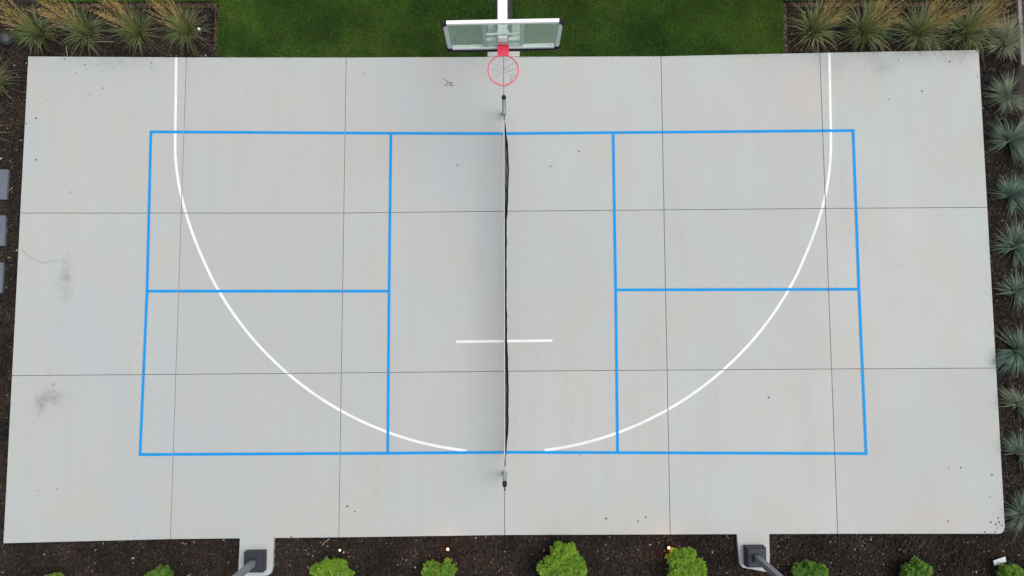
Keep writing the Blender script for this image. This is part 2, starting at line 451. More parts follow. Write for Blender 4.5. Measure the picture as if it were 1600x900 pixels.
def turf(rects, dens):
    xs, ys = [], []
    for (x0, y0, x1, y1), d in zip(rects, dens):
        n = int((x1-x0)*(y1-y0)*d)
        xs.append(rng.uniform(x0, x1, n)); ys.append(rng.uniform(y0, y1, n))
    x = np.concatenate(xs); y = np.concatenate(ys); n = len(x)
    az = rng.uniform(0, 2*np.pi, n); L = rng.uniform(.03, .055, n); lean = rng.uniform(.4, 1.35, n); wd = rng.uniform(.005, .009, n)
    dx, dy = np.cos(az), np.sin(az)
    b = np.stack([x, y, np.full(n, -.03)], 1); side = np.stack([-dy, dx, np.zeros(n)], 1)*wd[:, None]/2
    mid = b+np.stack([dx*L*.25*lean, dy*L*.25*lean, L*.6], 1)
    tip = b+np.stack([dx*L*.85*lean, dy*L*.85*lean, L*(1-.5*lean)], 1)
    V = np.stack([b-side, b+side, mid+side, tip, mid-side], 1).reshape(-1, 3)
    i = np.arange(n)*5
    F = np.stack([i, i+1, i+2, i+3, i+4], 1)
    t = rng.uniform(0, 1, (n, 1)); base = np.array([.074, .190, .028])*(1-t)+np.array([.130, .290, .052])*t
    dry = rng.uniform(0, 1, n) < .06; pt = (np.sin(x*1.7+np.sin(y*2.1))+np.sin(x*.6+y*3.1+1.3))*.25+.5; base = base*(1+.28*(pt[:, None]-.5))*np.stack([1+.25*(pt-.4), np.ones(n), np.ones(n)], 1); base[dry] = np.array([.24, .21, .10])
    return np_mesh('turf_blades', V, F, M['grass'], np.repeat(base, 5, 0))
tr = [(-5.54, 4.515, -.31, 5.9), (.345, 4.52, 5.475, 5.9), (-.31, 5.24, .345, 5.9), (-9.0, 5.66, -5.54, 5.95), (5.475, 5.66, 10.0, 5.95),
      (-9.0, 5.95, 10.0, 7.4), (-5.53, 4.495, -.30, 4.525), (.335, 4.505, 5.465, 4.535)]
tag(link('grass', turf(tr, [6500, 6500, 6500, 5000, 5000, 1500, 4000, 4000])), 'short green mown turf behind the court', 'grass', kind='stuff')

# bark mulch: real chips
def chips(rects, dens, holes):
    xs, ys = [], []
    for (x0, y0, x1, y1), d in zip(rects, dens):
        n = int((x1-x0)*(y1-y0)*d); xs.append(rng.uniform(x0, x1, n)); ys.append(rng.uniform(y0, y1, n))
    x = np.concatenate(xs); y = np.concatenate(ys)
    keep = np.ones(len(x), bool)
    for (x0, y0, x1, y1) in holes: keep &= ~((x > x0) & (x < x1) & (y > y0) & (y < y1))
    x, y = x[keep], y[keep]; n = len(x)
    s = rng.lognormal(0, .38, n)
    l = .012*np.minimum(s, 2.1); wd = l*rng.uniform(.28, .8, n); h = l*rng.uniform(.15, .4, n)
    az = rng.uniform(0, 2*np.pi, n); p1 = rng.normal(0, .35, n); p2 = rng.normal(0, .35, n)
    ca, sa = np.cos(az), np.sin(az)
    ux = np.stack([ca*np.cos(p1), sa*np.cos(p1), np.sin(p1)], 1)
    uy = np.stack([-sa*np.cos(p2), ca*np.cos(p2), np.sin(p2)], 1)
    uz = np.cross(ux, uy); c = np.stack([x, y, GZ+rng.uniform(-.012, .016, n)], 1)
    V = []
    for (a, b_, d) in ((-1, -1, -1), (1, -1, -1), (1, 1, -1), (-1, 1, -1), (-1, -1, 1), (1, -1, 1), (1, 1, 1), (-1, 1, 1)):
        j = rng.uniform(.6, 1.0, (n, 2))
        V.append(c+ux*(a*l*j[:, 0])[:, None]+uy*(b_*wd*j[:, 1])[:, None]+uz*(d*h)[:, None])
    V = np.stack(V, 1).reshape(-1, 3)
    f = np.array([(4, 5, 6, 7), (0, 1, 5, 4), (1, 2, 6, 5), (2, 3, 7, 6), (3, 0, 4, 7)])
    F = (np.arange(n)[:, None, None]*8+f[None]).reshape(-1, 4)
    t = rng.uniform(0, 1, (n, 1))**1.6
    col = np.array([.014, .011, .010])*(1-t)+np.array([.056, .043, .034])*t
    k = rng.uniform(0, 1, n)
    col[k < .04] = np.array([.13, .105, .08]); col[k < .005] = np.array([.34, .32, .29])
    return np_mesh('bark_chips', V, F, M['chips'], np.repeat(col, 8, 0))
rects = [(-10.9, -5.6, 10.6, -4.50), (-10.6, -6.6, 10.6, -5.6), (-9.95, -4.5, -9.16, 5.7), (-11, -4.5, -9.95, 5.7), (9.21, -4.55, 10.06, 5.7),
         (-9.16, 4.52, -5.55, 5.66), (5.47, 4.56, 9.21, 5.66), (-11, 5.7, -9.0, 6.5)]
dens = [3000, 600, 2600, 500, 2600, 2600, 2600, 300]
holes = [(-9.14, -4.56, 9.2, 4.5), (-4.86, -5.24, -4.24, -4.4), (4.31, -5.14, 4.88, -4.4), (-9.1, 4.4, -6, 4.548), (5.4, 4.4, 9.24, 4.61), (9, -4.4, 9.232, 4.62),
         (-9.192, -4.6, -9, 4.54), (4.3, -4.56, 9.15, -4.4), (-9.15, -4.575, -4, -4.4)]
tag(link('bark_mulch', chips(rects, dens, holes)), 'dark brown bark mulch filling the beds around the court', 'mulch', kind='stuff')

# kerb along the right-hand bed
mb = MB()
for k in range(2): mb.box((10.105, 6.0-k*.83-.41, GZ+.01), (.08, .82, .12), .012)
tag(mb.build('kerb', mat_simple('weathered_kerb', (.20, .19, .18), .9, 0, .35, 9, .3)), kind='structure')

# stepping stones at the left edge
def paver(y, rz, label):
    mb = MB(); mb.box((0, 0, 0), (.62, .585, .07), .008)
    o = mb.build('stepping_stone', M['bluestone'], None, (-9.775, y, -.045), (0, 0, rz))
    tag(o, label, 'paving slab', 'stepping stones by the left edge of the court')
paver(2.05, R(-1), 'grey bluestone stepping stone in mulch, the one nearest the ornamental grasses')
paver(1.155, R(.5), 'grey bluestone stepping stone in mulch, middle of the three at left')
paver(.26, R(-.5), 'grey bluestone stepping stone in mulch, the one farthest from the grasses')

# ------------------------------------------------------------------ basketball hoop
hoop = empty('basketball_hoop', (.025, 5.02, 0))
tag(hoop, 'white basketball hoop with clear glass backboard and red rim over the court', 'basketball hoop')
HX, HY = .025, 5.02
mb = MB(); mb.box((0, 0, .012), (.36, .34, .024), .006)
for sx in (-1, 1):
    for sy in (-1, 1): mb.lathe([(.018, 0), (.018, .035), (.008, .045)], 8, (sx*.145, sy*.135, .02))
mb.build('base_plate', M['galv'], hoop)
mb = MB(); mb.box((0, 0, 1.37), (.15, .15, 2.70), .012); mb.build('pole', M['steel_white'], hoop)
mb = MB()                                                             # wrap-around padding, two stacked pieces
def rrect(hx, hy, r, z, n=5):
    out = []
    for (cx, cy, a0) in ((hx-r, hy-r, 0), (-hx+r, hy-r, 90), (-hx+r, -hy+r, 180), (hx-r, -hy+r, 270)):
        for k in range(n+1):
            t = R(a0+90*k/n); out.append((cx+r*math.cos(t), cy+r*math.sin(t), z))
    return out
def rprism(mb, secs):
    V, F = [], []
    m = 24
    for (hx, hy, r, z) in secs: V += rrect(hx, hy, r, z)
    for i in range(len(secs)-1):
        for k in range(m): F.append((i*m+k, i*m+(k+1) % m, (i+1)*m+(k+1) % m, (i+1)*m+k))
    F.append(tuple(range(m-1, -1, -1))); F.append(tuple((len(secs)-1)*m+k for k in range(m)))
    mb.add(V, F)
rprism(mb, [(.150, .150, .08, .03), (.158, .158, .08, .06), (.158, .158, .08, .92), (.150, .150, .08, .95)])
rprism(mb, [(.150, .150, .08, .955), (.156, .156, .08, .985), (.156, .156, .08, 1.80), (.10, .10, .06, 1.84)])
pd = mb.build('pole_padding', M['pad_dark'], hoop)
for z in (.35, 1.28):
    mb = MB(); mb.box((0, -.160, z), (.20, .008, .05), .003); mb.build('strap', M['pad_black'], pd)
mb = MB()                                                             # extension arm: square tube bent down to the board
mb.box((0, -.66, 2.755), (.150, 1.47, .15), .010)
mb.build('extension_arm', M['steel_white'], hoop)
for sx in (-1, 1):
    for c, d in (((sx*.09, -.05, 2.60), (.012, .24, .34)), ((sx*.09, -1.30, 2.64), (.012, .10, .30))):
        mb = MB(); mb.box(c, d, .003); mb.build('arm_gusset', M['steel_white'], hoop)
# backboard: local x along the board, y towards the pole, z up from the lower edge
BH, BWD = .90, 1.76
board = MB(); board.box((0, 0, BH/2), (BWD-.10, .012, BH-.08))
board = board.build('backboard', M['glass'], hoop, (.035-HX, 3.650-HY, 2.385), (0, 0, R(1.1)))
def bpart(name, mat, boxes, bev=.004, label=None):
    mb = MB()
    for c, s in boxes: mb.box(c, s, bev)
    o = mb.build(name, mat, board)
    if label: o['label'] = label
    return o
bpart('frame_top', M['steel_white'], [((0, .012, BH-.005), (BWD-.12, .056, .05))])
bpart('frame_bottom', M['steel_white'], [((0, .012, .045), (BWD-.16, .06, .075))])
for s in (-1, 1): bpart('frame_side', M['alu'], [((s*(BWD/2-.035), .012, BH/2), (.055, .055, BH-.16))])
for s in (-1, 1): bpart('strut', M['alu'], [((s*.285, .032, BH/2), (.058, .04, BH-.06))])
bpart('crossbar', M['steel_white'], [((0, .036, .45), (.51, .03, .022))], .003)
bpart('mounting_plate', M['steel_white'], [((0, .042, .215), (.51, .05, .10))])
bpart('edge_pad', M['pad_black'], [((0, -.012, .004), (BWD-.10, .055, .055))], .010)
for sx in (-1, 1):
    bpart('corner_pad', M['pad_black'], [((sx*(BWD/2-.03), .008, BH-.008), (.075, .066, .056)), ((sx*(BWD/2-.002), .008, BH-.065), (.034, .064, .09))], .010)
    bpart('corner_pad', M['pad_black'], [((sx*(BWD/2-.03), .008, .0), (.075, .070, .05)), ((sx*(BWD/2-.002), .008, .055), (.034, .064, .09))], .010)
# rim
RZ = 2.50; RC = (.032-HX, 3.258-HY)
mb = MB(); r0 = .2375
mb.tube([(r0*math.cos(t), r0*math.sin(t), 0) for t in np.linspace(0, 2*math.pi, 49)[:-1]], .0085, 10, closed=True)
rim = mb.build('rim', M['red'], hoop, (RC[0], RC[1], RZ), smooth=True)
mb = MB()
mb.box((0, r0+.075, .012), (.178, .155, .012), .004)
for s in (-1, 1): mb.box((s*.078, r0+.075, -.03), (.010, .155, .085), .003)
mb.box((0, r0+.148, -.03), (.165, .012, .15), .004)
mb.build('rim_bracket', M['red'], rim)
mb = MB(); mb.tube([(r0, 0, -.008), (r0, 0, -.026)], .004, 5)
hook = mesh('net_hook', mb.V, mb.F, M['red'])
for k in range(12): link('net_hook', hook, rim, (0, 0, 0), (0, 0, 2*math.pi*k/12))
mb = MB(); K = 12; lv = [(.232, -.02), (.205, -.10), (.172, -.19), (.140, -.28), (.122, -.36), (.120, -.42)]
for d in (-1, 1):
    for k in range(K):
        pts = []
        for i, (r_, z) in enumerate(lv):
            t = 2*math.pi*(k+d*.5*i)/K; pts.append((r_*math.cos(t), r_*math.sin(t), z))
        mb.tube(pts, .0030, 4)
mb.build('hoop_net', M['cord'], hoop, (RC[0], RC[1], RZ))

# ------------------------------------------------------------------ pickleball net
NX = .028
net = empty('pickleball_net', (NX, 0, 0))
tag(net, 'black pickleball net with white headband strung between two grey posts across the court', 'net')
def topz(y): return .862+.045*(abs(y)/3.2)**1.6
def belly(y):
    s = float(np.interp(y, [-3.05, -2.85, -2.5, -1.6, -1.0, -.2, .8, 1.3, 1.7, 2.3, 2.7, 2.9, 3.05], [.010, .030, .054, .056, .036, .028, .028, .034, .056, .072, .062, .040, .010]))
    return s*1.12+.003*math.sin(y*9.1)+.003*math.sin(y*23.)
NY = 2.99
def npt(y, t): return (belly(y)*t**.8+.002, y, topz(y)-.03-t*(topz(y)-.13))
mb = MB(); ny = 136; ntr = 15
for i in range(ny+1):
    y = -NY+2*NY*i/ny
    mb.tube([npt(y, t) for t in np.linspace(0, 1, 9)], .0027, 4, caps=False)
ysm = np.linspace(-NY, NY, 97)
for j in range(1, ntr+1):
    mb.tube([npt(y, j/ntr) for y in ysm], .0027, 4, caps=False)
mb.build('net_mesh', M['net_black'], net)
mb = MB()                                                        # folded vinyl headband over the cable
pr = [(-.008, 0), (-.009, -.03), (-.008, -.055), (.008, -.055), (.009, -.03), (.008, 0), (0, .006)]
V = []; F = []
for y in ysm:
    for (dx, dz) in pr: V.append((dx, y, topz(y)+dz))
m_ = len(pr)
for i in range(len(ysm)-1):
    for k in range(m_): F.append((i*m_+k, i*m_+(k+1) % m_, (i+1)*m_+(k+1) % m_, (i+1)*m_+k))
F += [tuple(range(m_)), tuple((len(ysm)-1)*m_+k for k in range(m_-1, -1, -1))]
mb.add(V, F); mb.build('headband', M['tape'], net)
mb = MB(); mb.tube([(npt(y, 1)[0], y, npt(y, 1)[2]-.008) for y in ysm], .007, 6); mb.build('bottom_tape', M['net_black'], net)
for s in (-1, 1):
    mb = MB()
    mb.tube([npt(s*(NY+.004), t) for t in np.linspace(0, 1, 9)], .013, 6)
    mb.build('side_tape', M['net_black'], net)
    post = MB(); post.lathe([(.038, 0), (.038, .90), (.036, .905)], 18, (0, 0, 0))
    po = post.build('post', M['galv'], net, (0, s*3.40, 0), smooth=False)
    mb = MB(); mb.lathe([(.041, .885), (.041, .920), (.034, .938), (.012, .945)], 18); mb.build('post_cap', M['pad_black'], po)
    mb = MB(); mb.lathe([(.055, .003), (.055, .010), (.046, .016), (.042, .028)], 20); mb.build('ground_collar', M['galv'], po)
    mb = MB()
    mb.tube([(.002, s*3.0, topz(3.0)-.02), (.0, s*3.2, .885), (0, s*3.40, .895)], .006, 6)
    mb.build('cable', M['galv'], net)
    mb = MB()
    mb.box((.006, s*3.055, .84), (.026, .13, .05), .006)
    mb.build('lacing_strap', M['net_black'], net)
    for z in (.30, .62):
        mb = MB(); mb.tube([(.02, s*3.0, z), (.014, s*3.18, z+.01), (0, s*3.365, z)], .004, 5); mb.build('lacing_cord', M['tape'], net)
mb = MB(); mb.box((0, -3.455, .78), (.07, .05, .10), .008); mb.tube([(.0, -3.48, .80), (.0, -3.53, .80), (.012, -3.545, .74), (.012, -3.57, .66)], .011, 6)
mb.build('winch', M['pad_black'], net)
mb = MB(); mb.tube([(-.055, 3.335, .09), (-.03, 3.325, .10), (0, 3.315, .10), (.03, 3.325, .10), (.055, 3.335, .09)], .008, 6); mb.build('hook', M['galv'], net)

# ------------------------------------------------------------------ lamp posts on the pads
def lamp_post(x, y, label):
    root = empty('lamp_post', (x, y, 0)); tag(root, label, 'lamp post', 'lamp posts at the near edge of the court')
    mb = MB()
    def fr(z0, z1, a, b_):
        mb.add([(sx*h, sy*h, z) for z, h in ((z0, a), (z1, b_)) for sx, sy in ((-1, -1), (1, -1), (1, 1), (-1, 1))],
               [(0, 1, 5, 4), (1, 2, 6, 5), (2, 3, 7, 6), (3, 0, 4, 7), (4, 5, 6, 7), (3, 2, 1, 0)])
    fr(.0, .165, .182, .176)
    mb.build('base_cover', M['charcoal'], root)
    mb = MB(); fr(.1655, .19, .172, .158); mb.build('cover_lid', M['charcoal'], root)
    mb = MB(); mb.box((0, 0, .205), (.15, .15, .028), .008); mb.build('collar', M['charcoal'], root)
    mb = MB(); mb.box((0, 0, 2.7), (.105, .105, 5.0), .008); mb.build('pole', M['pole_grey'], root)
    mb = MB(); mb.box((0, -.22, 5.22), (.34, .55, .07), .02); mb.build('lamp_head', M['charcoal'], root)
lamp_post(-4.525, -4.945, 'square grey lamp post with dark boxed base, left of the two at the near edge')
lamp_post(4.59, -4.89, 'square grey lamp post with dark boxed base, right of the two at the near edge')

# ------------------------------------------------------------------ plants
def add_blade(V, F, C, base, az, elev, L, wd, droop, col, segs=5, twist=0.0):
    """a tapering strip that starts at elevation elev and bends down by droop"""
    p = Vector(base); b0 = len(V); side = Vector((-math.sin(az+twist), math.cos(az+twist), 0))
    for i in range(segs+1):
        t = i/segs; wv = wd*(1-t)**.6*(.55+.45*min(1, t*4)) if i < segs else .0006
        V.append(p-side*wv/2); V.append(p+side*wv/2); C.append(col); C.append(col)
        e = elev-droop*t**1.3
        p = p+Vector((math.cos(az)*math.cos(e), math.sin(az)*math.cos(e), math.sin(e)))*(L/segs)
        if p.z < .01: p.z = .01
    for i in range(segs):
        a = b0+2*i; F.append((a, a+1, a+3, a+2))
def jit(c, s=.2):
    k = random.uniform(1-s, 1+s); return tuple(max(.003, x*k*random.uniform(.93, 1.07)) for x in c)

def reed_grass(x, y, label, size=1.0, plumes=56, lean=(0, 0), seed=0, leaves=230, group='ornamental grasses beside the lawn'):
    random.seed(seed)
    root = empty('ornamental_grass', (x, y, GZ)); tag(root, label, 'ornamental grass', group, 'thing')
    V, F, C = [], [], []
    for i in range(leaves):
        az = random.uniform(0, 2*math.pi); r_ = .13*math.sqrt(random.random())*size
        a2 = az+random.gauss(0, .5)
        k = random.random()
        col = jit((.100, .165, .045)) if k < .48 else jit((.190, .250, .095)) if k < .80 else jit((.42, .37, .20)) if k < .96 else jit((.28, .18, .14))
        L = random.uniform(.18, .68)*size
        add_blade(V, F, C, (r_*math.cos(az), r_*math.sin(az), 0), a2, random.uniform(R(45), R(86)), L, random.uniform(.008, .014), random.uniform(R(35), R(125)), col, 6)
    for i in range(26):                                       # dead blades lying round the clump
        az = random.uniform(0, 2*math.pi)
        add_blade(V, F, C, (.12*math.cos(az), .12*math.sin(az), .03), az+random.gauss(0, .4), random.uniform(R(10), R(40)), random.uniform(.35, .68)*size, .008, R(70), jit((.24, .20, .12)), 5)
    link('leaves', mesh('leaves', V, F, M['leaf'], C), root)
    if plumes:
        V, F, C = [], [], []
        for i in range(plumes):
            az = random.uniform(0, 2*math.pi); r_ = .08*math.sqrt(random.random())
            L = random.uniform(.85, 1.3)*min(size, 1.05); e = R(random.uniform(79, 89))
            k = random.random(); col = jit((.58, .40, .15)) if k < .6 else jit((.42, .34, .13)) if k < .85 else jit((.50, .32, .20))
            d = Vector((math.cos(az)*math.cos(e)+lean[0], math.sin(az)*math.cos(e)+lean[1], math.sin(e)))
            az2 = math.atan2(d.y, d.x); el = math.atan2(d.z, math.hypot(d.x, d.y))
            b = Vector((r_*math.cos(az), r_*math.sin(az), 0))
            add_blade(V, F, C, b, az2, el, L, .007, R(13), jit((.25, .26, .09)), 5)
            # feathery head: short spikelets packed along the last third of the stalk
            p0 = V[-12+2*3]; tip = V[-2]; q0 = Vector(p0); ax = Vector(tip)-q0
            for s in range(16):
                t = s/16; c = q0+ax*(.15+.85*t)
                a = random.uniform(0, 2*math.pi); up_ = ax.normalized()
                sp = (up_*1.0+Vector((math.cos(a), math.sin(a), 0))*.33).normalized()
                ln = .055*(1-.55*t); sd_ = sp.cross(Vector((random.uniform(-1, 1), random.uniform(-1, 1), .4))).normalized()*.0075
                b0 = len(V)
                V += [c, c+sp*ln*.5-sd_, c+sp*ln, c+sp*ln*.5+sd_]; C += [col]*4; F.append((b0, b0+1, b0+2, b0+3))
        link('plumes', mesh('plumes', V, F, M['plume'], C), root)
RG = 'tan-plumed tall grass clump '
reed_grass(-9.02, 5.02, RG+'in the top left bed, beside the round dark stone', 1.0, 46, (-.02, .0), 21)
reed_grass(-8.06, 5.04, RG+'in the top left bed, second from the court corner', 1.02, 46, (-.02, 0), 22)
reed_grass(-7.08, 5.04, RG+'in the top left bed, second from the lawn', 1.0, 50, (-.01, .01), 23)
reed_grass(-6.14, 5.06, RG+'in the top left bed, beside the lawn and the white-tipped stake', .92, 46, (-.02, .02), 24, 250)
reed_grass(6.04, 5.05, RG+'in the top right bed, beside the lawn', 1.12, 66, (.0, .0), 25, 270)
reed_grass(7.02, 5.04, RG+'in the top right bed, second from the lawn', 1.2, 66, (.0, .0), 26, 270)
reed_grass(8.08, 5.00, RG+'in the top right bed, third from the lawn', 1.2, 66, (.01, .0), 27, 270)
reed_grass(9.02, 5.02, RG+'in the top right bed, beside the small blue-grey stone', 1.2, 66, (.01, .0), 28, 270)
reed_grass(-9.80, 4.05, 'green ornamental grass cut by the left picture edge, nearer the corner of the court', .95, 16, (-.05, 0), 29, 300, 'ornamental grasses along the left edge')
reed_grass(-9.98, 3.05, 'sparse ornamental grass cut by the left picture edge, nearer the stepping stones', .95, 12, (-.05, 0), 30, 240, 'ornamental grasses along the left edge')

def fescue(x, y, size, tone, seed, label, n=520):
    random.seed(seed); size *= 1.12; n = int(n*random.uniform(.7, 1.2)); la, lm = random.uniform(0, 6.28), random.uniform(.0, .3)
    root = empty('blue_oat_grass', (x, y, GZ)); tag(root, label, 'ornamental grass', 'spiky blue grasses along the right edge', 'thing')
    V, F, C = [], [], []
    tuft = [random.uniform(0, 2*math.pi) for _ in range(random.randint(9, 14))]
    cool, warm = (.160, .275, .215), (.35, .36, .22)
    for i in range(n):
        az = random.choice(tuft)+random.gauss(0, .22); u = random.random()
        el = math.asin(min(1, .04+.96*u**.8))
        c = tuple(a*(1-tone)+b*tone for a, b in zip(cool, warm))
        if random.random() < .12: c = (.38, .36, .26)
        elif random.random() < .35: c = tuple(v*.6 for v in c)
        add_blade(V, F, C, (.06*math.cos(az)*random.random(), .06*math.sin(az)*random.random(), .02), az, el, random.uniform(.24, .52)*size*(1+lm*math.cos(az-la)),
                  random.uniform(.006, .012), random.uniform(R(5), R(48)), jit(c, .25), 4)
    link('leaves', mesh('leaves', V, F, M['leaf'], C), root)
    V, F, C = [], [], []
    for i in range(5):
        az = random.uniform(0, 2*math.pi)
        add_blade(V, F, C, (0, 0, .05), az, random.uniform(R(35), R(70)), random.uniform(.45, .65)*size, .007, R(60), jit((.30, .27, .19)), 5)
    link('seed_stalks', mesh('seed_stalks', V, F, M['plume'], C), root)
FP = [(9.80, 4.80, .95, .75, 'dry grey-green spiky grass by the kerb, beside the top right corner of the court'),
      (9.79, 3.76, .88, .35, 'dull green spiky grass, second down the right edge below the pale dry one'),
      (9.76, 2.86, 1.08, .05, 'full blue-green spiky grass level with the top right corner of the blue lines'),
      (9.75, 1.79, .92, .0, 'blue-green spiky grass beside the upper joint of the right slabs'),
      (9.74, .79, 1.0, .08, 'blue-green spiky grass below the upper slab joint, between two darker neighbours'),
      (9.71, -.06, .88, .05, 'blue-green spiky grass level with the right blue centre line'),
      (9.68, -1.17, .98, .0, 'blue-green spiky grass beside the lower joint of the right slabs'),
      (9.64, -2.18, .88, .55, 'olive spiky grass on the right edge below the lower slab joint'),
      (9.62, -3.07, .85, .15, 'blue-green spiky grass level with the lower right corner of the blue lines'),
      (9.60, -4.18, 1.0, .12, 'broad blue-green spiky grass beside the broken lower right slab corner')]
for i, (x, y, s, t, lb) in enumerate(FP): fescue(x, y, s, t, 50+i, lb)

def shrub(blobs, tone, seed, label, hgt=.5, down=0.0):
    random.seed(seed); blobs = [(x, y-down, r_) for x, y, r_ in blobs]
    cx = sum(b[0] for b in blobs)/len(blobs); cy = sum(b[1] for b in blobs)/len(blobs)
    root = empty('shrub', (cx, cy, GZ)); tag(root, label, 'shrub', 'low shrubs in the near bed')
    mb = MB()
    for (x, y, r_) in blobs:
        mb.tube([(random.uniform(-.03, .03), random.uniform(-.03, .03), 0), ((x-cx)*.5, (y-cy)*.5, hgt*.3), ((x-cx)*.9, (y-cy)*.9, hgt*.6)], [.014, .010, .005], 5)
    mb.build('stems', M['twig'], root)
    lime, dark = (.260, .45, .045), (.090, .225, .045)
    V, F, C = [], [], []
    lobes = []
    for (x, y, r_) in blobs:                                     # each mass breaks into uneven lobes
        zc = hgt*.55+random.uniform(-.05, .05)
        lobes.append((x, y, zc, r_*.72, random.gauss(0, .08)))
        for k in range(max(4, int(r_*28))):
            a = random.uniform(0, 2*math.pi); q = r_*random.uniform(.45, .85)
            lobes.append((x+q*math.cos(a), y+q*math.sin(a), zc+random.uniform(-.10, .12)*hgt*2*(1-q/r_*.7), r_*random.uniform(.22, .42), random.gauss(0, .16)))
    for (x, y, zc, r_, tl) in lobes:
        nsp = int(1500*r_**1.6)+14
        for k in range(nsp):
            d = Vector((random.gauss(0, 1), random.gauss(0, 1), random.gauss(.35, 1))).normalized()
            if d.z < -.45: continue
            q = random.uniform(.5, 1.0)**.5*random.uniform(.88, 1.12)
            zr = max(r_*.95, hgt*.30)
            p = Vector((x-cx+d.x*r_*q, y-cy+d.y*r_*q, max(.03, zc+d.z*zr*q)))
            tn = tone+tl+random.gauss(0, .14); tn = min(1, max(0, tn))
            base = tuple(a*(1-tn)+b*tn for a, b in zip(dark, lime))
            if random.random() < .05: base = (.30, .29, .08)
            out = (d+Vector((0, 0, .5))).normalized()
            for j in range(12):                                   # a sprig of narrow leaves
                a = random.uniform(0, 2*math.pi)
                dl = (out*random.uniform(.3, 1.0)+Vector((math.cos(a), math.sin(a), random.uniform(-.3, .5)))*.8).normalized()
                ln = random.uniform(.028, .066); sd_ = dl.cross(Vector((random.uniform(-.5, .5), random.uniform(-.5, .5), 1))).normalized()*ln*.13
                b0 = len(V); col = jit(base, .22)
                V += [p, p+dl*ln*.55-sd_, p+dl*ln, p+dl*ln*.55+sd_]; C += [col]*4; F.append((b0, b0+1, b0+2, b0+3))
    link('foliage', mesh('foliage', V, F, M['leaf'], C), root)
shrub([(-8.19, -5.21, .24), (-8.31, -5.18, .14)], .25, 71, 'small dark green shrub at the bottom left, nearest the left edge', .38, 0.16)
shrub([(-6.19, -5.13, .22), (-6.28, -5.08, .14), (-6.08, -5.09, .15)], .25, 72, 'small dark green shrub left of the left lamp post', .38, 0.1)
shrub([(-3.08, -4.94, .15), (-3.23, -5.0, .22), (-2.94, -5.01, .22), (-3.08, -5.12, .34)], .85, 73, 'rounded lime green shrub just right of the left lamp post', .5, 0.11)
shrub([(-.99, -4.90, .12), (-1.11, -4.96, .17), (-1.32, -5.03, .19), (-1.22, -5.16, .30)], .65, 74, 'green shrub with one high lobe beside a lit ground light', .48, 0.12)
shrub([(1.03, -4.71, .15), (1.07, -4.86, .29), (.86, -4.95, .22), (1.32, -4.98, .20), (1.07, -5.12, .34)], .85, 75, 'largest lime green shrub, in line with the net', .55, 0.04)
shrub([(3.28, -4.76, .14), (3.23, -4.88, .24), (3.11, -4.96, .16), (3.35, -5.02, .24), (3.33, -5.17, .32)], .9, 76, 'tall lime green shrub touching a lit ground light, left of the right lamp post', .55, 0.03)
shrub([(5.52, -5.07, .22), (5.37, -5.05, .14), (5.66, -5.03, .16), (5.56, -5.17, .26)], .3, 77, 'dark green shrub just right of the right lamp post', .42, 0.08)
shrub([(7.46, -5.06, .21), (7.33, -5.03, .14), (7.61, -5.06, .14), (7.46, -5.17, .26)], .3, 78, 'dark green shrub between the right lamp post and the pale plate', .42, 0.09)
shrub([(9.2, -5.16, .19), (9.11, -5.11, .12), (9.33, -5.16, .14)], .5, 79, 'small green shrub in the bottom right corner beside the pale plate', .38, 0.07)

# ------------------------------------------------------------------ small things
def ground_light(x, y, lens, label, power=0.0):
    root = empty('ground_light', (x, y, GZ)); tag(root, label, 'ground light', 'small ground lights in the near bed')
    mb = MB(); mb.lathe([(.006, -.08), (.012, .0), (.012, .04)], 8); mb.build('stake', M['bronze'], root)
    mb = MB(); mb.lathe([(.020, .04), (.029, .06), (.031, .13), (.031, .148)], 14); hd = mb.build('housing', M['bronze'], root)
    mb = MB(); mb.lathe([(.020, .1485), (.017, .155), (.007, .159)], 14); mb.build('lens', lens, hd)
    if power:
        ld = bpy.data.lights.new('ground_light_lamp', 'POINT'); ld.energy = power; ld.color = (1, .40, .22); ld.shadow_soft_size = .03
        lo = bpy.data.objects.new('lamp', ld); COL.objects.link(lo); lo.parent = root; lo.location = (0, 0, .21)
ground_light(-2.99, -4.76, M['lens_pale'], 'small pale ground light above the rounded lime shrub, its glow faint')
ground_light(-1.02, -4.75, M['lens_warm'], 'glowing warm ground light above the shrub left of the net', 2.2)
ground_light(3.02, -4.74, M['lens_warm'], 'glowing warm ground light at the tall lime shrub left of the right lamp post', 2.2)

def stone(x, y, r, sq, mat, seed, label, cat='stone'):
    random.seed(seed); V, F = [], []
    nl, nr = 14, 9; ph = [random.uniform(0, 6.28) for _ in range(6)]
    for i in range(nr+1):
        t = math.pi*i/nr
        for k in range(nl):
            a = 2*math.pi*k/nl
            q = r*(1+.07*math.sin(2*a+ph[0])+.05*math.sin(3*a+ph[1]+t)+.05*math.sin(2*t+ph[2]))
            V.append((q*math.sin(t)*math.cos(a), q*math.sin(t)*math.sin(a)*.92, q*sq*math.cos(t)))
    for i in range(nr):
        for k in range(nl):
            l = (k+1) % nl; F.append((i*nl+k, (i+1)*nl+k, (i+1)*nl+l, i*nl+l))
    o = link('stone', mesh('stone', V, F, mat, smooth=True), None, (x, y, GZ+r*sq*.6))
    tag(o, label, cat)
stone(-9.62, 4.90, .13, .85, M['rock'], 5, 'round dark stone in mulch at the top left, beside tall grass')
stone(9.42, 5.05, .075, .6, M['rock_grey'], 8, 'small blue-grey stone between the tall grass and the pale spiky grass')
stone(9.205, -1.72, .028, .5, M['white_plastic'], 9, 'tiny white pebble at the right court edge below the lower slab joint')

